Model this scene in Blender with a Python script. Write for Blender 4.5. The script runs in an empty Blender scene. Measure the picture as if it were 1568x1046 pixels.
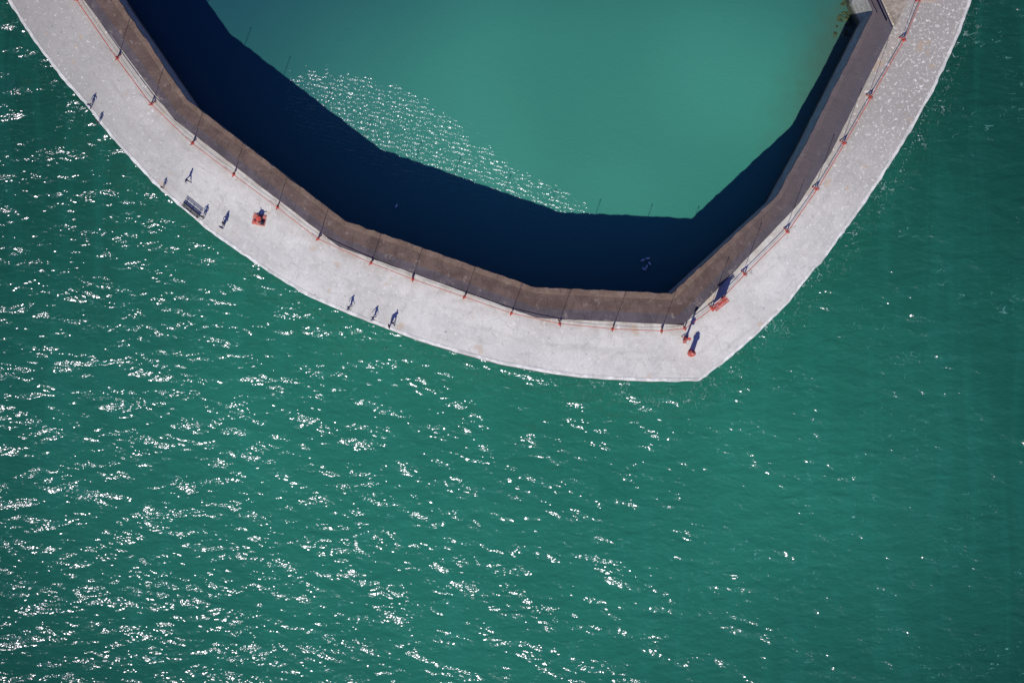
import bpy, bmesh, math, random
from mathutils import Vector, Matrix, noise as mnoise
random.seed(7)
scene=bpy.context.scene
D=220.0; ZD=9.8; ZW=11.0; S=12.0
def W(px,py,z=ZD):
    k=(D-(z-ZD))/D/S
    return Vector(((px-784)*k, -(py-523)*k, z))
AZ=math.radians(19.5); EL=math.radians(45)
SH=Vector((math.sin(AZ),math.cos(AZ),0))

# ---------------------------------------------------------------- world / light / camera
w=bpy.data.worlds.new("World"); scene.world=w; w.use_nodes=True
nt=w.node_tree; bg=nt.nodes['Background']
sky=nt.nodes.new('ShaderNodeTexSky'); sky.sky_type='NISHITA'; sky.sun_disc=False
sky.sun_elevation=EL; sky.sun_rotation=math.radians(199.5); sky.ozone_density=3.0; sky.dust_density=0.2
tint=nt.nodes.new('ShaderNodeMix'); tint.data_type='RGBA'; tint.blend_type='MULTIPLY'; tint.inputs[0].default_value=1
tint.inputs[7].default_value=(.48,.48,1.0,1)
nt.links.new(sky.outputs[0],tint.inputs[6]); nt.links.new(tint.outputs[2],bg.inputs[0]); bg.inputs[1].default_value=0.11
sl=bpy.data.lights.new("sun","SUN"); sl.energy=5.0; sl.angle=math.radians(0.5); sl.color=(1,0.965,0.90)
so=bpy.data.objects.new("sun",sl); scene.collection.objects.link(so)
dv=Vector((SH.x*math.cos(EL),SH.y*math.cos(EL),-math.sin(EL)))
so.rotation_euler=dv.to_track_quat('-Z','Y').to_euler(); so.location=(-60,-120,160)
cd=bpy.data.cameras.new("camera"); cam=bpy.data.objects.new("camera",cd); scene.collection.objects.link(cam)
cam.location=(0,0,ZD+D); cam.rotation_euler=(0,0,0); cd.sensor_width=36; cd.lens=36*D/(1568/S)
cd.clip_end=20000; cd.clip_start=1; scene.camera=cam
scene.view_settings.view_transform='Standard'; scene.view_settings.look='None'; scene.view_settings.exposure=0

# ---------------------------------------------------------------- node helper
class N:
    def __init__(s,name):
        s.m=bpy.data.materials.new(name); s.m.use_nodes=True; s.t=s.m.node_tree
        s.t.nodes.clear(); s.out=s.t.nodes.new('ShaderNodeOutputMaterial')
        s.geo=s.t.nodes.new('ShaderNodeNewGeometry'); s.pos=s.geo.outputs['Position']
    def _set(s,inp,v):
        if isinstance(v,bpy.types.NodeSocket): s.t.links.new(v,inp)
        else:
            if isinstance(v,(tuple,list)) and len(v)==3 and inp.type=='RGBA': v=(*v,1)
            inp.default_value=v
    def noise(s,vec,scale,detail=2,rough=.5,dist=0):
        n=s.t.nodes.new('ShaderNodeTexNoise'); s._set(n.inputs['Vector'],vec); n.noise_dimensions='2D'
        n.inputs['Scale'].default_value=scale; n.inputs['Detail'].default_value=detail
        n.inputs['Roughness'].default_value=rough; n.inputs['Distortion'].default_value=dist
        return n.outputs[0]
    def noise3(s,vec,scale,detail=2,rough=.5):
        o=s.noise(vec,scale,detail,rough); o.node.noise_dimensions='3D'; return o
    def voro(s,vec,scale,feature='F1',rnd=1):
        n=s.t.nodes.new('ShaderNodeTexVoronoi'); n.feature=feature; s._set(n.inputs['Vector'],vec); n.voronoi_dimensions='2D'
        n.inputs['Scale'].default_value=scale; n.inputs['Randomness'].default_value=rnd
        return n.outputs['Distance']
    def map(s,vec,loc=(0,0,0),rot=(0,0,0),sc=(1,1,1),typ='POINT'):
        n=s.t.nodes.new('ShaderNodeMapping'); n.vector_type=typ; s._set(n.inputs['Vector'],vec)
        n.inputs['Location'].default_value=loc; n.inputs['Rotation'].default_value=rot; n.inputs['Scale'].default_value=sc
        return n.outputs[0]
    def math(s,op,a,b=0.0,c=0.0,clamp=False):
        n=s.t.nodes.new('ShaderNodeMath'); n.operation=op; n.use_clamp=clamp
        s._set(n.inputs[0],a); s._set(n.inputs[1],b)
        if op in('MULTIPLY_ADD',): s._set(n.inputs[2],c)
        return n.outputs[0]
    def vlen(s,v):
        n=s.t.nodes.new('ShaderNodeVectorMath'); n.operation='LENGTH'; s._set(n.inputs[0],v); return n.outputs['Value']
    def rng(s,v,a,b,c=0.0,d=1.0,smooth=True):
        n=s.t.nodes.new('ShaderNodeMapRange'); n.interpolation_type='SMOOTHSTEP' if smooth else 'LINEAR'
        s._set(n.inputs[0],v); n.inputs[1].default_value=a; n.inputs[2].default_value=b
        n.inputs[3].default_value=c; n.inputs[4].default_value=d; return n.outputs[0]
    def mix(s,f,a,b,mode='MIX'):
        n=s.t.nodes.new('ShaderNodeMix'); n.data_type='RGBA'; n.blend_type=mode
        s._set(n.inputs[0],f); s._set(n.inputs[6],a); s._set(n.inputs[7],b); return n.outputs[2]
    def sep(s,v):
        n=s.t.nodes.new('ShaderNodeSeparateXYZ'); s._set(n.inputs[0],v); return n.outputs
    def uv(s):
        n=s.t.nodes.new('ShaderNodeUVMap'); n.uv_map='UVMap'; return n.outputs[0]
    def bump(s,h,strength=1,dist=1):
        n=s.t.nodes.new('ShaderNodeBump'); s._set(n.inputs['Height'],h); n.inputs['Strength'].default_value=strength
        n.inputs['Distance'].default_value=dist; return n.outputs[0]
    def principled(s,col,rough=.85,normal=None,metal=0):
        b=s.t.nodes.new('ShaderNodeBsdfPrincipled'); s._set(b.inputs['Base Color'],col)
        s._set(b.inputs['Roughness'],rough); b.inputs['Metallic'].default_value=metal
        b.inputs['Specular IOR Level'].default_value=.3
        if normal is not None: s._set(b.inputs['Normal'],normal)
        s.t.links.new(b.outputs[0],s.out.inputs[0]); return b
def simple(name,col,rough=.6,var=.25,scale=6,metal=0):
    n=N(name); v=n.noise3(n.pos,scale,3,.6)
    f=n.rng(v,.3,.7)
    c=n.mix(f,tuple(x*(1-var) for x in col),tuple(min(1,x*(1+var)) for x in col))
    n.principled(c,rough,n.bump(v,.3,.02),metal); return n.m

# ---------------------------------------------------------------- water materials
def water_out(n,col,hstrong,hweak,rough):
    d=n.t.nodes.new('ShaderNodeBsdfDiffuse'); n._set(d.inputs[0],col); n._set(d.inputs['Normal'],n.bump(hweak))
    nb=n.bump(hstrong)
    g=n.t.nodes.new('ShaderNodeBsdfGlossy'); g.inputs['Roughness'].default_value=rough; n._set(g.inputs['Normal'],nb)
    g.inputs[0].default_value=(.97,.88,1,1)
    fr=n.t.nodes.new('ShaderNodeFresnel'); fr.inputs[0].default_value=1.33; n._set(fr.inputs['Normal'],nb)
    m=n.t.nodes.new('ShaderNodeMixShader'); n.t.links.new(fr.outputs[0],m.inputs[0])
    n.t.links.new(d.outputs[0],m.inputs[1]); n.t.links.new(g.outputs[0],m.inputs[2])
    n.t.links.new(m.outputs[0],n.out.inputs[0])

n=N("sea_water_mat")
rot=math.radians(38)
vs=n.map(n.pos,rot=(0,0,rot),sc=(.45,1,1))
vs2=n.map(n.pos,rot=(0,0,rot*.9),sc=(.48,1,1))
h1=n.noise(vs,.38,1,.5,.4); h2=n.noise(vs2,1.0,1,.55,.3); h3=n.noise(n.map(n.pos,rot=(0,0,.6),sc=(.6,1,1)),2.6,1,.6)
gust=n.noise(n.pos,.06,2,.55); grp=n.noise(n.map(n.pos,rot=(0,0,rot),sc=(.55,1,1)),.25,1,.5)
gx=n.sep(n.pos)
side=n.rng(gx[0],-68,62,1.14,.72,False)
amp=n.math('MULTIPLY',n.rng(gust,.3,.7,.90,1.12),side)
amp=n.math('MULTIPLY',amp,n.rng(grp,.3,.7,.70,1.27))
hs=n.math('ADD',n.math('MULTIPLY',h1,.67),n.math('ADD',n.math('MULTIPLY',h2,.28),n.math('MULTIPLY',h3,.092)))
hs=n.math('MULTIPLY',hs,amp)
hw=n.math('ADD',n.math('MULTIPLY',h1,.18),n.math('ADD',n.math('MULTIPLY',h2,.09),n.math('MULTIPLY',h3,.03)))
big=n.noise(n.pos,.018,2,.5)
c=n.mix(n.rng(big,.3,.7),(.013,.112,.074),(.018,.148,.098))
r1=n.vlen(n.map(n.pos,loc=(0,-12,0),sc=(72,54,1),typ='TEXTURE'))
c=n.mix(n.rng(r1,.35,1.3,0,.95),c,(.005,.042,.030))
st=n.noise(n.map(n.pos,rot=(0,0,math.radians(-9)),sc=(1,.12,1)),.31,3,.6,.6)
c=n.mix(n.rng(st,.4,.75,0,.06),c,(.03,.27,.21))
fo=n.noise(vs2,1.6,4,.75,1.2); fm=n.math('MULTIPLY',n.rng(fo,.64,.75,0,.5),n.rng(n.noise(n.pos,.11,1),.48,.65))
c=n.mix(fm,c,(.20,.45,.42))
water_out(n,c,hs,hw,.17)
sea_mat=n.m

n=N("basin_water_mat")
r1=n.noise(n.pos,3.0,1,.6,.2); r2=n.noise(n.map(n.pos,rot=(0,0,rot),sc=(.5,1,1)),.8,2,.5)
pc=W(590,200,0); m1=n.vlen(n.map(n.pos,loc=(pc.x,pc.y,0),rot=(0,0,math.radians(-22)),sc=(15.5,6.0,1),typ='TEXTURE'))
pc2=W(700,268,0); m2=n.vlen(n.map(n.pos,loc=(pc2.x,pc2.y,0),rot=(0,0,math.radians(-22)),sc=(25,5,1),typ='TEXTURE'))
pn=n.noise(n.pos,.5,3,.6)
pm=n.rng(n.math('ADD',m1,n.math('MULTIPLY',pn,.7)),1.50,1.15)
pm2=n.math('MULTIPLY',n.rng(n.math('ADD',m2,n.math('MULTIPLY',pn,.4)),1.4,.9),.68)
pm=n.math('MAXIMUM',pm,pm2)
# cat's-paw wind ripples: short steep wavelets with flat faces
rp=n.sep(n.pos); ax=n.math('ADD',n.math('MULTIPLY',rp[0],.21),n.math('MULTIPLY',rp[1],.98))
wq=n.noise(n.pos,.9,1,.5); 
ph=n.math('ADD',ax,n.math('MULTIPLY',wq,.8))
tri=n.math('PINGPONG',ph,.30)
hp=n.math('MULTIPLY',n.math('ADD',n.math('MULTIPLY',tri,.47),n.math('MULTIPLY',r1,.090)),pm)
hs=n.math('ADD',hp,n.math('ADD',n.math('MULTIPLY',r1,.016),n.math('MULTIPLY',r2,.035)))
hw=n.math('ADD',n.math('MULTIPLY',r1,.014),n.math('MULTIPLY',r2,.018))
g=n.noise(n.pos,.025,2,.5)
c=n.mix(n.rng(g,.3,.7),(.034,.178,.128),(.042,.212,.152))
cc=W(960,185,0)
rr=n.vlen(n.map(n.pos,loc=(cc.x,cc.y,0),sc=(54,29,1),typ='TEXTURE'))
c=n.mix(n.rng(rr,.25,1.25,0,.88),c,(.010,.052,.072))  # navy of the wall's shadow put into the basin colour towards its edges
tr=W(1330,60,0); rt=n.vlen(n.map(n.pos,loc=(tr.x,tr.y,0),rot=(0,0,math.radians(62)),sc=(26,9,1),typ='TEXTURE'))
c=n.mix(n.rng(n.math('ADD',rt,n.math('MULTIPLY',pn,.4)),1.4,.3,0,.75),c,(.050,.075,.050))
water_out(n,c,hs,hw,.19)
basin_mat=n.m

# ---------------------------------------------------------------- concrete materials
n=N("walkway_concrete_mat")
u=n.sep(n.uv()); P=n.pos; px=n.sep(P)
a=n.noise(P,.13,3,.6); b=n.noise(P,.9,4,.65,.5); f=n.noise(P,5,3,.7)
c=n.mix(n.rng(a,.3,.7),(.46,.448,.405),(.55,.535,.482))
c=n.mix(n.rng(b,.45,.75,0,.35),c,(.64,.62,.56))
c=n.mix(n.rng(b,.44,.28,0,.34),c,(.31,.295,.26))
c=n.mix(n.rng(f,.5,.75,0,.28),c,(.31,.30,.265))
# streaks along the walkway
sv=n.t.nodes.new('ShaderNodeCombineXYZ'); n.t.links.new(n.math('MULTIPLY',u[0],.12),sv.inputs[0]); n.t.links.new(n.math('MULTIPLY',u[1],6.0),sv.inputs[1])
s1=n.noise(sv.outputs[0],1.2,3,.6); c=n.mix(n.rng(s1,.5,.75,0,.30),c,(.33,.31,.27))
# darker and greyer towards both far ends
lf=n.rng(px[0],-30,-64,0,.70); rf=n.rng(n.math('ADD',n.math('MULTIPLY',px[0],.5),px[1]),24,60,0,.76)
c=n.mix(lf,c,(.205,.19,.17)); c=n.mix(rf,c,(.215,.19,.165))
# brown staining by the wall
br=n.math('MULTIPLY',n.rng(u[1],.32,.05,0,.7),n.rng(n.noise(P,.5,2,.6),.35,.65,.25,1))
c=n.mix(br,c,(.33,.285,.23))
# pale lichen / droppings
sp=n.noise(P,2.6,4,.8,.6); dens=n.rng(px[0],28,55,0,1); 
thr=n.math('MULTIPLY',n.rng(n.math('ADD',sp,n.math('MULTIPLY',dens,.05)),.62,.68,0,.7),1.0)
c=n.mix(thr,c,(.72,.70,.64))
# dark stains
c=n.mix(n.rng(n.noise(P,1.1,4,.7),.66,.74,0,.5),c,(.17,.165,.15))
# rust spots
ru=n.rng(n.noise(P,.33,2,.6),.68,.76,0,.35); c=n.mix(ru,c,(.42,.27,.14))
# transverse joints and irregular cracks
fr=n.math('FRACT',n.math('DIVIDE',u[0],6.2)); jo=n.rng(n.math('ABSOLUTE',n.math('SUBTRACT',fr,.5)),.0,.010,.22,0)
c=n.mix(jo,c,(.2,.195,.185))
wp=n.t.nodes.new('ShaderNodeVectorMath'); wp.operation='ADD'
nn=n.t.nodes.new('ShaderNodeTexNoise'); n.t.links.new(P,nn.inputs['Vector']); nn.inputs['Scale'].default_value=.7; nn.inputs['Detail'].default_value=3
n.t.links.new(P,wp.inputs[0]); n.t.links.new(nn.outputs['Color'],wp.inputs[1])
cr=n.voro(wp.outputs[0],.22,'DISTANCE_TO_EDGE'); cm=n.math('MULTIPLY',n.rng(cr,.0,.012,.35,0),n.rng(n.noise(P,.2,1),.50,.62))
c=n.mix(cm,c,(.17,.165,.155))
hh=n.math('ADD',n.math('MULTIPLY',b,.035),n.math('MULTIPLY',f,.008))
n.principled(c,.92,n.bump(hh)); walk_mat=n.m

n=N("edge_coping_mat"); b=n.noise(n.pos,.9,4,.7); 
c=n.mix(n.rng(b,.35,.7),(.48,.47,.43),(.72,.71,.65)); f=n.noise(n.pos,.25,3,.6)
px=n.sep(n.pos); far=n.rng(px[0],30,60,0,.4)
c=n.mix(n.math('MAXIMUM',far,n.rng(px[0],-35,-66,0,.4)),c,(.34,.33,.30))
c=n.mix(n.rng(f,.54,.66,0,.6),c,(.38,.37,.33)); n.principled(c,.9,n.bump(b,1,.05)); coping_mat=n.m
n=N("seawall_face_mat"); z=n.sep(n.pos); b=n.noise3(n.pos,.8,4,.7)
c=n.mix(n.rng(b,.3,.7),(.20,.19,.17),(.34,.33,.30)); al=n.rng(n.math('ADD',z[2],n.math('MULTIPLY',b,2)),5.0,2.4)
c=n.mix(al,c,(.035,.045,.025)); n.principled(c,.85,n.bump(b,1,.2)); face_mat=n.m

def wallmat(name,c0,c1,dark,joint=3.1,purple=.0):
    n=N(name); u=n.sep(n.uv()); P=n.pos
    b=n.noise(P,.55,4,.65,.4); f=n.noise(P,3.5,3,.7)
    c=n.mix(n.rng(b,.32,.68),c0,c1)
    c=n.mix(n.rng(f,.5,.72,0,.5),c,dark)
    pan=n.t.nodes.new('ShaderNodeTexWhiteNoise'); pan.noise_dimensions='1D'
    n.t.links.new(n.math('FLOOR',n.math('DIVIDE',u[0],joint)),pan.inputs['W'])
    c=n.mix(n.math('MULTIPLY',pan.outputs['Value'],.22),c,tuple(x*1.35 for x in c1))
    pt=n.rng(n.noise(P,.7,4,.7),.60,.72,0,.5); c=n.mix(pt,c,(.24,.20,.17))
    fr=n.math('FRACT',n.math('DIVIDE',u[0],joint)); jo=n.rng(n.math('ABSOLUTE',n.math('SUBTRACT',fr,.5)),.0,.02,.35,0)
    c=n.mix(jo,c,tuple(x*.5 for x in dark))
    px=n.sep(P); rs=n.rng(n.math('ADD',n.math('MULTIPLY',px[0],.8),px[1]),25,58,0,.7)
    c=n.mix(rs,c,(.076,.068,.076))
    n.principled(c,.88,n.bump(n.math('ADD',n.math('MULTIPLY',b,.06),n.math('MULTIPLY',f,.03)))); return n.m
lip_mat=wallmat("parapet_lip_mat",(.110,.072,.052),(.165,.112,.082),(.055,.040,.032))
top_mat=wallmat("parapet_top_mat",(.074,.048,.039),(.115,.078,.062),(.046,.034,.028),4.3)
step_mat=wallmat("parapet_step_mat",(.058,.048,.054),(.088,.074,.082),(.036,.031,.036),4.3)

# ---------------------------------------------------------------- geometry helpers
def obj(name,bm,mats=(),smooth=False,parent=None):
    me=bpy.data.meshes.new(name); bm.to_mesh(me); bm.free()
    for m in mats: me.materials.append(m)
    if smooth:
        for p in me.polygons: p.use_smooth=True
    o=bpy.data.objects.new(name,me); scene.collection.objects.link(o)
    if parent: o.parent=parent
    return o
def plen(p): return sum((p[i+1]-p[i]).length for i in range(len(p)-1))
def sample(p,d):
    for i in range(len(p)-1):
        l=(p[i+1]-p[i]).length
        if d<=l or i==len(p)-2: return p[i].lerp(p[i+1],min(1,d/l))
        d-=l
def sweep(name,rails,bandmats,mats,parent=None):
    bm=bmesh.new(); uvl=bm.loops.layers.uv.new('UVMap')
    K=len(rails[0]); vs=[[bm.verts.new(p) for p in r] for r in rails]
    mid=rails[len(rails)//2]; s=[0]
    for i in range(1,K): s.append(s[-1]+(mid[i]-mid[i-1]).length)
    R=len(rails)-1
    for j in range(R):
        for i in range(K-1):
            f=bm.faces.new((vs[j][i],vs[j+1][i],vs[j+1][i+1],vs[j][i+1])); f.material_index=bandmats[j]
            for l,(uu,vv) in zip(f.loops,((s[i],j),(s[i],j+1),(s[i+1],j+1),(s[i+1],j))): l[uvl].uv=(uu,vv/R)
    bmesh.ops.recalc_face_normals(bm,faces=bm.faces)
    return obj(name,bm,mats,parent=parent)

PAIRS=[((-20,-330),(-78,-330)),((182,0),(128,0)),((286,152),(267,184)),((527,337),(519,378)),((818,439),(822,487)),
 ((1028,449),(1046,498)),((1188,302),(1224,312)),((1238,212),(1272,235)),((1337,16),(1367,45)),((1322,-14),(1346,-2)),((1305,-330),(1333,-330))]
IN=[W(*a,ZW) for a,b in PAIRS]; OUT=[W(*b,10.2) for a,b in PAIRS]
# dense path
inner=[];outer=[]
for i in range(len(IN)-1):
    n_=max(2,int((IN[i+1]-IN[i]).length/0.5))
    for k in range(n_):
        t=k/n_; inner.append(IN[i].lerp(IN[i+1],t)); outer.append(OUT[i].lerp(OUT[i+1],t))
inner.append(IN[-1]); outer.append(OUT[-1])
def jit(p,seed,a): 
    return mnoise.noise(Vector((p.x*.9+seed,p.y*.9,seed)))*a+mnoise.noise(Vector((p.x*3+seed,p.y*3,seed)))*a*.5
def rail(t,z,a=0.05,seed=0):
    r=[]
    for p,q in zip(inner,outer):
        d=(q-p); d.z=0; L=d.length; v=p.lerp(q,t)+d/L*jit(p,seed,a); v.z=z+jit(p,seed+9,a*.3); r.append(v)
    return r
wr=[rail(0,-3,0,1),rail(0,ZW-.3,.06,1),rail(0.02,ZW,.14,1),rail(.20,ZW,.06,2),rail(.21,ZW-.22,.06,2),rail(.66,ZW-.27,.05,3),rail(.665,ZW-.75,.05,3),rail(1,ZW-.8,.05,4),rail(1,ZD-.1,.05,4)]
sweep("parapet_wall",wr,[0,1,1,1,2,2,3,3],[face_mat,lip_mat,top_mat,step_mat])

OE=[(-120,-330),(12,0),(35,38),(60,75),(95,120),(135,165),(168,208),(200,243),(237,283),(275,316),(320,354),(370,389),(422,424),(475,455),(528,478),(580,498),(640,521),(700,539),(765,557),(830,569),(885,577),(940,581),(1000,584),(1071,583),
 (1110,554),(1150,520),(1202,470),(1247,413),(1256,405),(1300,345),(1340,288),(1372,238),(1402,188),(1428,142),(1450,95),(1470,50),(1488,0),(1560,-330)]
OEW=[W(*p) for p in OE]; ci=OE.index((1071,583))
WO=[W(b[0],b[1],10.2) for a,b in PAIRS]
for p in WO: p.z=ZD
wi=5
def resamp(p,n_): L=plen(p); return [sample(p,L*k/n_) for k in range(n_+1)]
o1=resamp(OEW[:ci+1],260); o2=resamp(OEW[ci:],150)
i1=resamp(WO[:wi+1],260); i2=resamp(WO[wi:],150)
oo=o1+o2[1:]; ii=i1+i2[1:]
def cr(t=None,inset=0,z=ZD,a=0,seed=0):
    r=[]
    for p,q in zip(ii,oo):
        d=q-p; L=d.length; dn=d/L
        v=(q-dn*inset if t is None else p.lerp(q,t)); v=v+dn*jit(q,seed,a); v.z=z; r.append(v)
    return r
rails=[cr(-.05)]+[cr(t) for t in (.25,.5,.75)]+[cr(None,.36,ZD,.05,5)]
sweep("walkway",rails,[0]*4,[walk_mat])
sweep("edge_coping",[cr(None,.36,ZD-.05,.05,5),cr(None,.36,ZD+.03,.05,5),cr(None,.03,ZD+.04,.12,6),cr(None,-.02,ZD-.03,.12,6),cr(None,0,ZD-.5,.02,6),cr(None,-.4,-3,0,6)],[0,0,0,0,1],[coping_mat,face_mat])

def prism(name,pts,z0,z1,mats,parent=None,bev=0):
    bm=bmesh.new(); lo=[bm.verts.new((p.x,p.y,z0)) for p in pts]; hi=[bm.verts.new((p.x,p.y,z1)) for p in pts]
    n_=len(pts); bm.faces.new(hi); bm.faces.new(lo)
    for i in range(n_): bm.faces.new((lo[i],lo[(i+1)%n_],hi[(i+1)%n_],hi[i]))
    bmesh.ops.recalc_face_normals(bm,faces=bm.faces)
    if bev: bmesh.ops.bevel(bm,geom=[e for e in bm.edges],offset=bev,segments=1,affect='EDGES')
    return obj(name,bm,mats,parent=parent)
pm_=simple("platform_stone_mat",(.25,.21,.165),.9,.35,1.2)
prism("quay_platform",[W(*p) for p in ((1351,-2),(1370,41),(1381,18),(1392,-8),(1398,-330),(1338,-330))],ZD+.004,ZD+.35,[pm_],bev=.05)

# ---------------------------------------------------------------- water sheets
bm=bmesh.new(); 
for x,y in ((-4000,-4000),(4000,-4000),(4000,4000),(-4000,4000)): bm.verts.new((x,y,0))
bm.faces.new(bm.verts); obj("sea_water",bm,[sea_mat])
bm=bmesh.new()
mid=[ (p+q)/2 for p,q in zip(IN,OUT)]
vs=[bm.verts.new((p.x,p.y,.02)) for p in mid]; bm.faces.new(vs[::-1]); bmesh.ops.recalc_face_normals(bm,faces=bm.faces)
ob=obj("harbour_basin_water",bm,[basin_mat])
if ob.data.polygons[0].normal.z<0: ob.data.flip_normals()

# foam flecks on sea side
n=N("foam_mat"); u=n.sep(n.uv()); f=n.noise(n.pos,1.7,5,.8,1.0); f2=n.noise(n.pos,.22,2,.5)
gx=n.sep(n.pos)
k=n.math('MULTIPLY',n.rng(n.math('ADD',f,n.math('MULTIPLY',f2,.14)),.685,.73,0,.6),n.rng(u[1],.95,.3,0,1))
k=n.math('MULTIPLY',k,n.rng(gx[0],-10,40,.15,1))
pb=n.principled((.50,.64,.62),.7); n.t.links.new(k,pb.inputs['Alpha'])
foam_mat=n.m
def fo(off):
    r=[]
    for p,q in zip(ii,oo): d=(q-p).normalized(); v=q+d*off; v.z=.03; r.append(v)
    return r
sweep("sea_foam",[fo(.2),fo(1.5),fo(3),fo(4.5),fo(6)],[0]*4,[foam_mat])

# a little weed on the foot of the quay
n=N("seaweed_mat"); b=n.noise3(n.pos,1.3,4,.75); c=n.mix(n.rng(b,.35,.65),(.02,.035,.015),(.06,.085,.035)); n.principled(c,.8,n.bump(b,1,.3)); weed=n.m
bm=bmesh.new(); random.seed(3)
path=[W(1322,40,ZW),W(1330,16,ZW),W(1316,-40,ZW),W(1303,-300,ZW)]; L=plen(path)
for k in range(130):
    d=random.random()*L; p=sample(path,d)
    off=random.random()**2*2.2
    p=p+Vector((-.87,.2,0))*off; s=random.uniform(.12,.34)
    M=Matrix.Translation((p.x,p.y,.03))@Matrix.Rotation(random.random()*6,4,'Z')@Matrix.Diagonal((s*1.6,s,s*.25,1))
    r=bmesh.ops.create_icosphere(bm,subdivisions=1,radius=1,matrix=M)
    for v in r['verts']: v.co+=Vector([random.uniform(-.08,.08) for _ in range(3)])
obj("seaweed",bm,[weed])

# ---------------------------------------------------------------- small object helpers
red=simple("red_paint_mat",(.42,.060,.042),.6,.3,3)
red2=simple("faded_red_paint_mat",(.42,.14,.11),.6,.3,3)
mast_m=simple("weathered_steel_mat",(.32,.28,.25),.7,.2,3,.0)
darkm=simple("dark_iron_mat",(.03,.03,.035),.6,.3,4)
glassm=simple("lamp_glass_mat",(.5,.5,.46),.2,.1,4)
def tube(bm,a,b,r0,r1=None,seg=8,mi=0):
    r1=r0 if r1 is None else r1; a=Vector(a); b=Vector(b); d=b-a; q=d.to_track_quat('Z','Y').to_matrix().to_4x4()
    M=Matrix.Translation((a+b)/2)@q
    r=bmesh.ops.create_cone(bm,cap_ends=True,segments=seg,radius1=r0,radius2=r1,depth=d.length,matrix=M)
    for v in r['verts']:
        for f in v.link_faces: f.material_index=mi
def box(bm,c,s,M=Matrix(),mi=0,bev=.02):
    r=bmesh.ops.create_cube(bm,size=1,matrix=M@Matrix.Translation(c)@Matrix.Diagonal((*s,1)))
    fs=set(f for v in r['verts'] for f in v.link_faces)
    for f in fs: f.material_index=mi
    if bev:
        es=list(set(e for f in fs for e in f.edges)); rr=bmesh.ops.bevel(bm,geom=es,offset=bev,segments=1,affect='EDGES')
        for f in rr['faces']: f.material_index=mi
def empty(name,loc,rz=0):
    e=bpy.data.objects.new(name,None); e.location=loc; e.rotation_euler=(0,0,rz); scene.collection.objects.link(e); return e

# ---------------------------------------------------------------- railing + lamp posts
FP=[(60,-95),(118,0),(180,90),(232,160),(295,220),(358,268),(425,318),(487,366),(568,403),(632,428),(711,455),(783,480),(857,496),(938,504),(1013,507),(1048,503),(1090,472),(1140,420),(1205,355),(1250,290),(1292,220),(1332,150),(1383,62),(1408,0),(1438,-90)]
FW=[W(*p) for p in FP]
railing=empty("red_railing",(0,0,0))
bmr=bmesh.new(); bmp=bmesh.new()
for i in range(len(FW)-1):
    a,b=FW[i],FW[i+1]; n_=6
    for h,r,sag in ((1.1,.042,.04),(.6,.014,.16)):
        pr=None
        for k in range(n_+1):
            t=k/n_; p=a.lerp(b,t)+Vector((0,0,h-sag*4*t*(1-t))); 
            if pr: tube(bmr,pr,p,r,seg=6)
            pr=p
for i,p in enumerate(FW):
    q=min(range(len(outer)),key=lambda k:(Vector((outer[k].x,outer[k].y,0))-Vector((p.x,p.y,0))).length)
    dd=Vector((outer[q].x-p.x,outer[q].y-p.y,0)).normalized()
    tube(bmp,p,p+Vector((0,0,1.2)),.085,.075)
    tube(bmp,p+Vector((0,0,1.1)),p+dd*.62+Vector((0,0,.05)),.07,seg=6)
    tube(bmp,p+Vector((0,0,.02)),p-dd*.35+Vector((0,0,.30)),.06,seg=6)
    tube(bmp,p,p+Vector((0,0,.05)),.20,.20,10)
    if i in (15,): continue
    e=empty("lamp_post",p+dd*.25)
    bm=bmesh.new(); tube(bm,(0,0,0),(0,0,.5),.05,.035,10); tube(bm,(0,0,.5),(0,0,7.4),.029,.029,10)
    obj("column",bm,[mast_m],parent=e)
    bm=bmesh.new(); tube(bm,(0,0,7.4),(0,0,7.45),.03,.06,10); tube(bm,(0,0,7.45),(0,0,7.60),.05,.06,10,1); tube(bm,(0,0,7.60),(0,0,7.67),.075,.03,10)
    obj("lantern",bm,[mast_m,glassm],parent=e)
obj("rails",bmr,[red],parent=railing); obj("posts",bmp,[red],parent=railing)

# ---------------------------------------------------------------- notice board (tall red panel)
ang=math.radians(38)
p=W(1099,466); e=empty("notice_board",p,ang)
bm=bmesh.new()
for x in(-.95,.95): tube(bm,(x,0,0),(x,0,3.3),.07); box(bm,(x,0,.06),(.3,.7,.12))
obj("posts",bm,[red],parent=e)
bm=bmesh.new(); box(bm,(0,0,2.0),(1.8,.10,2.3)); 
for z in(.9,3.12): box(bm,(0,0,z),(2.0,.16,.1))
obj("panel",bm,[red2],parent=e)
bm=bmesh.new()
for s in(-1,1):
    M=Matrix.Translation((0,s*.22,3.38))@Matrix.Rotation(-s*.35,4,'X')
    for j in range(3): box(bm,(0,(j-1)*.15,0),(2.15,.11,.05),M,mi=j%2,bev=.01)
obj("canopy",bm,[red,red2],parent=e)

# navigation beacon
e=empty("navigation_beacon",W(1058,541))
bm=bmesh.new(); tube(bm,(0,0,0),(0,0,.25),.46,.42,16); tube(bm,(0,0,.25),(0,0,2.1),.34,.28,16,1); tube(bm,(0,0,2.1),(0,0,2.2),.40,.40,16); tube(bm,(0,0,2.2),(0,0,2.65),.22,.22,12,2); tube(bm,(0,0,2.65),(0,0,2.95),.28,.04,12,1)
for k in range(8):
    a=k*math.pi/4; tube(bm,(.37*math.cos(a),.37*math.sin(a),2.2),(.37*math.cos(a),.37*math.sin(a),2.55),.02,seg=5)
obj("beacon_tower",bm,[red,red2,glassm],parent=e)
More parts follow.
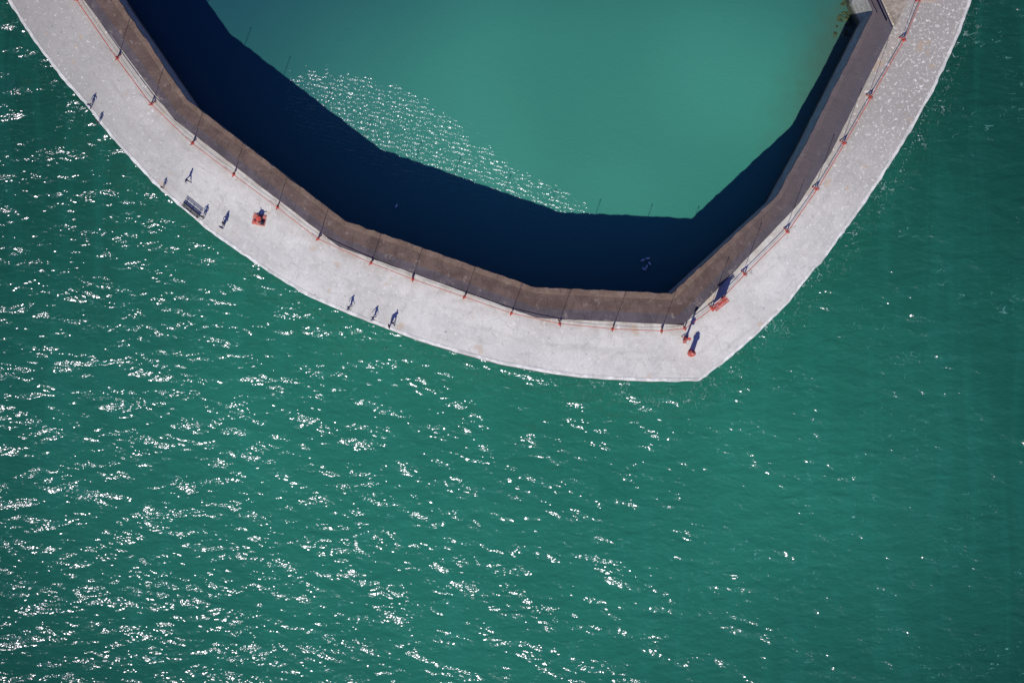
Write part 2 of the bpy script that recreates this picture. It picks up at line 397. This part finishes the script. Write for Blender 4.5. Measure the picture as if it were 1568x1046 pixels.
# signal post
e=empty("signal_post",W(1050,519))
bm=bmesh.new(); tube(bm,(0,0,0),(0,0,.5),.30,.22,12); tube(bm,(0,0,.5),(0,0,4.1),.13,.10,10); tube(bm,(0,0,4.1),(0,0,4.6),.18,.2,10); box(bm,(.2,.0,2.4),(.4,.3,.7),mi=1); box(bm,(-.18,-.35,.35),(.4,.45,.7),mi=1)
tube(bm,(0,0,1),(-.55,.3,0.05),.05,seg=6)
obj("signal_mast",bm,[red,red2],parent=e)

# mooring capstan
e=empty("mooring_capstan",W(397,337),math.radians(-12))
bm=bmesh.new(); box(bm,(0,0,.05),(1.7,1.4,.1)); obj("base_plate",bm,[red2],parent=e)
bm=bmesh.new(); tube(bm,(0,.1,.1),(0,.1,.3),.45,.38,16); tube(bm,(0,.1,.3),(0,.1,.8),.22,.22,16); tube(bm,(0,.1,.8),(0,.1,1.0),.38,.32,16,1)
for k in range(4):
    a=k*math.pi/2+.4; tube(bm,(.2*math.cos(a),.1+.2*math.sin(a),.92),(.65*math.cos(a),.1+.65*math.sin(a),.92),.05,seg=6)
box(bm,(.5,-.4,.35),(.4,.35,.5)); box(bm,(-.5,-.35,.25),(.3,.3,.3),mi=1)
obj("winch",bm,[darkm,red],parent=e)

# bench at edge
pa=W(279,314); pb_=W(305,335); c=(pa+pb_)/2; d=(pb_-pa); an=math.atan2(d.y,d.x)
nrm=Vector((-d.y,d.x,0)).normalized()
e=empty("park_bench",c+nrm*.15,an)
wood=simple("dark_wood_mat",(.012,.014,.028),1.0,.3,4)
bm=bmesh.new()
for j in range(4): box(bm,(0,-.2+j*.13,.45),(2.7,.10,.04),bev=.01)
for j in range(3): box(bm,(0,.28+j*.03,.6+j*.14),(2.7,.03,.10),bev=.01)
obj("slats",bm,[wood],parent=e)
bm=bmesh.new()
for x in(-1.05,0,1.05):
    box(bm,(x,-.18,.21),(.07,.07,.42)); box(bm,(x,.24,.42),(.07,.07,.84)); box(bm,(x,.02,.41),(.06,.5,.05))
obj("frame",bm,[darkm],parent=e)

# seagulls floating in the basin
white=simple("white_feather_mat",(.85,.85,.85),.7,.08,5); gy=simple("grey_feather_mat",(.45,.47,.5),.7,.1,5); org=simple("beak_mat",(.7,.35,.05),.5,.1,5)
def gull(px_,py_,rz):
    p=W(px_,py_,0); e=empty("seagull",(p.x,p.y,.02),rz)
    bm=bmesh.new()
    bmesh.ops.create_uvsphere(bm,u_segments=12,v_segments=8,radius=1,matrix=Matrix.Translation((0,0,.07))@Matrix.Diagonal((.27,.12,.11,1)))
    for v in bm.verts:
        if v.co.x<-.1: v.co.y*=max(.25,1+(v.co.x+.1)*4); v.co.z+=(-v.co.x-.1)*.4
    bmesh.ops.create_uvsphere(bm,u_segments=10,v_segments=8,radius=.065,matrix=Matrix.Translation((.24,0,.25)))
    tube(bm,(.18,0,.1),(.235,0,.24),.065,.045)
    obj("body",bm,[white],True,e)
    bm=bmesh.new(); tube(bm,(.29,0,.245),(.37,0,.225),.018,.004,6); obj("beak",bm,[org],parent=e)
    bm=bmesh.new()
    for s in(-1,1):
        bmesh.ops.create_uvsphere(bm,u_segments=10,v_segments=6,radius=1,matrix=Matrix.Translation((-.08,s*.085,.14))@Matrix.Rotation(s*.12,4,'Z')@Matrix.Diagonal((.26,.05,.07,1)))
    obj("wings",bm,[gy],True,e)
for a in((984,399,.4),(990,409,1.2),(995,404,2.2),(986,412,-.6),(992,396,.1),(607,316,1.0)): gull(*a)

# ---------------------------------------------------------------- people
skinm=simple("skin_mat",(.45,.27,.2),.6,.08,8); hairm=simple("hair_mat",(.03,.02,.015),.7,.2,20); shoem=simple("shoe_mat",(.02,.02,.02),.6,.2,9)
def person(px_,py_,head,pose='stand',top=(.02,.025,.06),bot=(.02,.022,.04),sc=1.0,seed=0):
    p=W(px_,py_); e=empty("person",p,head); e.scale=(sc,sc,sc)
    st=.28 if pose=='walk' else .03
    tm=simple("jacket_mat",top,.8,.2,9); bmat=simple("trousers_mat",bot,.8,.2,9)
    V=[];R=[];E=[]
    def v(co,r,par=None):
        V.append(co);R.append(r)
        if par is not None:E.append((par,len(V)-1))
        return len(V)-1
    pel=v((0,0,.95),(.15,.11)); wa=v((0,0,1.08),(.14,.10),pel); ch=v((.02,0,1.28),(.17,.11),wa); sh=v((.01,0,1.42),(.13,.08),ch); nk=v((.015,0,1.50),(.055,.055),sh); nk2=v((.03,0,1.58),(.055,.055),nk)
    hands=[]
    for s in(-1,1):
        hp=v((0,s*.10,.88),(.10,.10),pel); kn=v((s*st*.6+.04,s*.11,.50),(.065,.065),hp); an_=v((s*st*1.2-(.06 if s<0 and st>.1 else 0),s*.11,.09),(.042,.042),kn); v((s*st*1.2+.16-(.06 if s<0 and st>.1 else 0),s*.13,.035),(.045,.032),an_)
        so_=v((0,s*.19,1.41),(.065,.065),sh)
        if pose=='fish': el=v((.10,s*.26,1.15),(.048,.048),so_); wr_=v((.36,s*.14,1.12),(.03,.03),el); h=Vector((.36,s*.14,1.12)); hd=Vector((.9,-s*.4,0)).normalized()
        elif pose=='arms': el=v((.02,s*.34,1.17),(.048,.048),so_); wr_=v((.12,s*.16,.99),(.03,.03),el); h=Vector((.12,s*.16,.99)); hd=Vector((.5,-s*.8,-.2)).normalized()
        else: el=v((-s*st*.4-.02,s*.25,1.13),(.048,.048),so_); wr_=v((-s*st*.9+.05,s*.27,.88),(.03,.03),el); h=Vector((-s*st*.9+.05,s*.27,.88)); hd=Vector((.12,0,-1)).normalized()
        hands.append((h,hd,s))
    me=bpy.data.meshes.new("b"); me.from_pydata(V,E,[]); o=bpy.data.objects.new("b",me); scene.collection.objects.link(o)
    m=o.modifiers.new("s",'SKIN'); m.use_smooth_shade=True
    for i,r in enumerate(R): me.skin_vertices[0].data[i].radius=r; me.skin_vertices[0].data[i].use_root=(i==0)
    o.modifiers.new("u",'SUBSURF').levels=2
    bpy.context.view_layer.update()
    dg=bpy.context.evaluated_depsgraph_get(); m2=bpy.data.meshes.new_from_object(o.evaluated_get(dg)); bpy.data.objects.remove(o)
    m2.materials.clear()
    for mm in(tm,bmat,skinm,shoem): m2.materials.append(mm)
    for f in m2.polygons:
        c=f.center; f.use_smooth=True
        f.material_index=3 if c.z<.09 else 2 if (c.z>1.5) else 1 if (c.z<.98 and abs(c.y)<.2) else 0
    b=bpy.data.objects.new("body",m2); scene.collection.objects.link(b); b.parent=e
    bm=bmesh.new()
    for h,hd,s in hands:
        side=hd.cross(Vector((0,1,0)) if abs(hd.y)<.7 else Vector((0,0,1))).normalized(); nrm=hd.cross(side)
        q=Matrix((side,nrm,hd)).transposed().to_4x4()
        bmesh.ops.create_icosphere(bm,subdivisions=2,radius=1,matrix=Matrix.Translation(h+hd*.05)@q@Matrix.Diagonal((.042,.018,.055,1)))
        for k,l in enumerate((.065,.078,.072,.055)):
            a=h+hd*.09+side*(k-1.5)*.021; b1=a+hd*l*.55+nrm*.006; b2=b1+hd*l*.4+nrm*.02*s
            tube(bm,a,b1,.009,.0085,6); tube(bm,b1,b2,.0085,.006,6)
        a=h+hd*.03-side*.035; b1=a+(hd-side).normalized()*.035; tube(bm,a,b1,.011,.010,6); tube(bm,b1,b1+hd*.03,.010,.007,6)
    obj("hands",bm,[skinm],True,e)
    bm=bmesh.new(); bmesh.ops.create_uvsphere(bm,u_segments=20,v_segments=16,radius=1,matrix=Matrix.Translation((.03,0,1.65))@Matrix.Diagonal((.098,.078,.118,1)))
    for v_ in bm.verts:
        if v_.co.z<1.62 : v_.co.y*=.86
    bmesh.ops.create_icosphere(bm,subdivisions=1,radius=1,matrix=Matrix.Translation((.13,0,1.635))@Matrix.Diagonal((.018,.013,.024,1)))
    for s in(-1,1): bmesh.ops.create_icosphere(bm,subdivisions=1,radius=1,matrix=Matrix.Translation((.03,s*.08,1.64))@Matrix.Diagonal((.018,.01,.03,1)))
    obj("head",bm,[skinm],True,e)
    bm=bmesh.new()
    for s in(-1,1): bmesh.ops.create_icosphere(bm,subdivisions=1,radius=.012,matrix=Matrix.Translation((.118,s*.032,1.66)))
    box(bm,(.119,0,1.59),(.01,.045,.008),bev=0); obj("eyes_and_mouth",bm,[hairm],True,e)
    bm=bmesh.new(); bmesh.ops.create_uvsphere(bm,u_segments=20,v_segments=16,radius=1,matrix=Matrix.Translation((.018,0,1.665))@Matrix.Diagonal((.105,.088,.122,1)))
    bmesh.ops.delete(bm,geom=[v_ for v_ in bm.verts if v_.co.z<1.58 or (v_.co.x>.05 and v_.co.z<1.71)],context='VERTS'); obj("hair",bm,[hairm],True,e)
    if pose=='fish':
        bm=bmesh.new(); tube(bm,(.30,.0,1.05),(2.6,.0,2.3),.018,.006,6); obj("fishing_rod",bm,[darkm],parent=e)
R_=math.radians
person(140,163,R_(60),'walk',(.02,.03,.12),seed=1)
person(152,188,R_(220),'stand',(.02,.02,.03),sc=.85,seed=2)
person(288,278,R_(-40),'walk',(.02,.03,.08),seed=3)
person(250,288,R_(230),'stand',(.02,.02,.04),sc=.8,seed=4)
person(312,333,R_(235),'fish',(.02,.04,.05),seed=5)
person(341,349,R_(240),'arms',(.02,.03,.10),seed=6)
person(344,343,R_(200),'stand',(.05,.05,.06),seed=10)
person(535,472,R_(20),'walk',(.02,.03,.10),seed=7)
person(572,488,R_(200),'walk',(.02,.03,.11),seed=8)
person(597,500,R_(190),'arms',(.03,.03,.06),seed=9)
person(602,495,R_(100),'walk',(.02,.03,.12),seed=11)
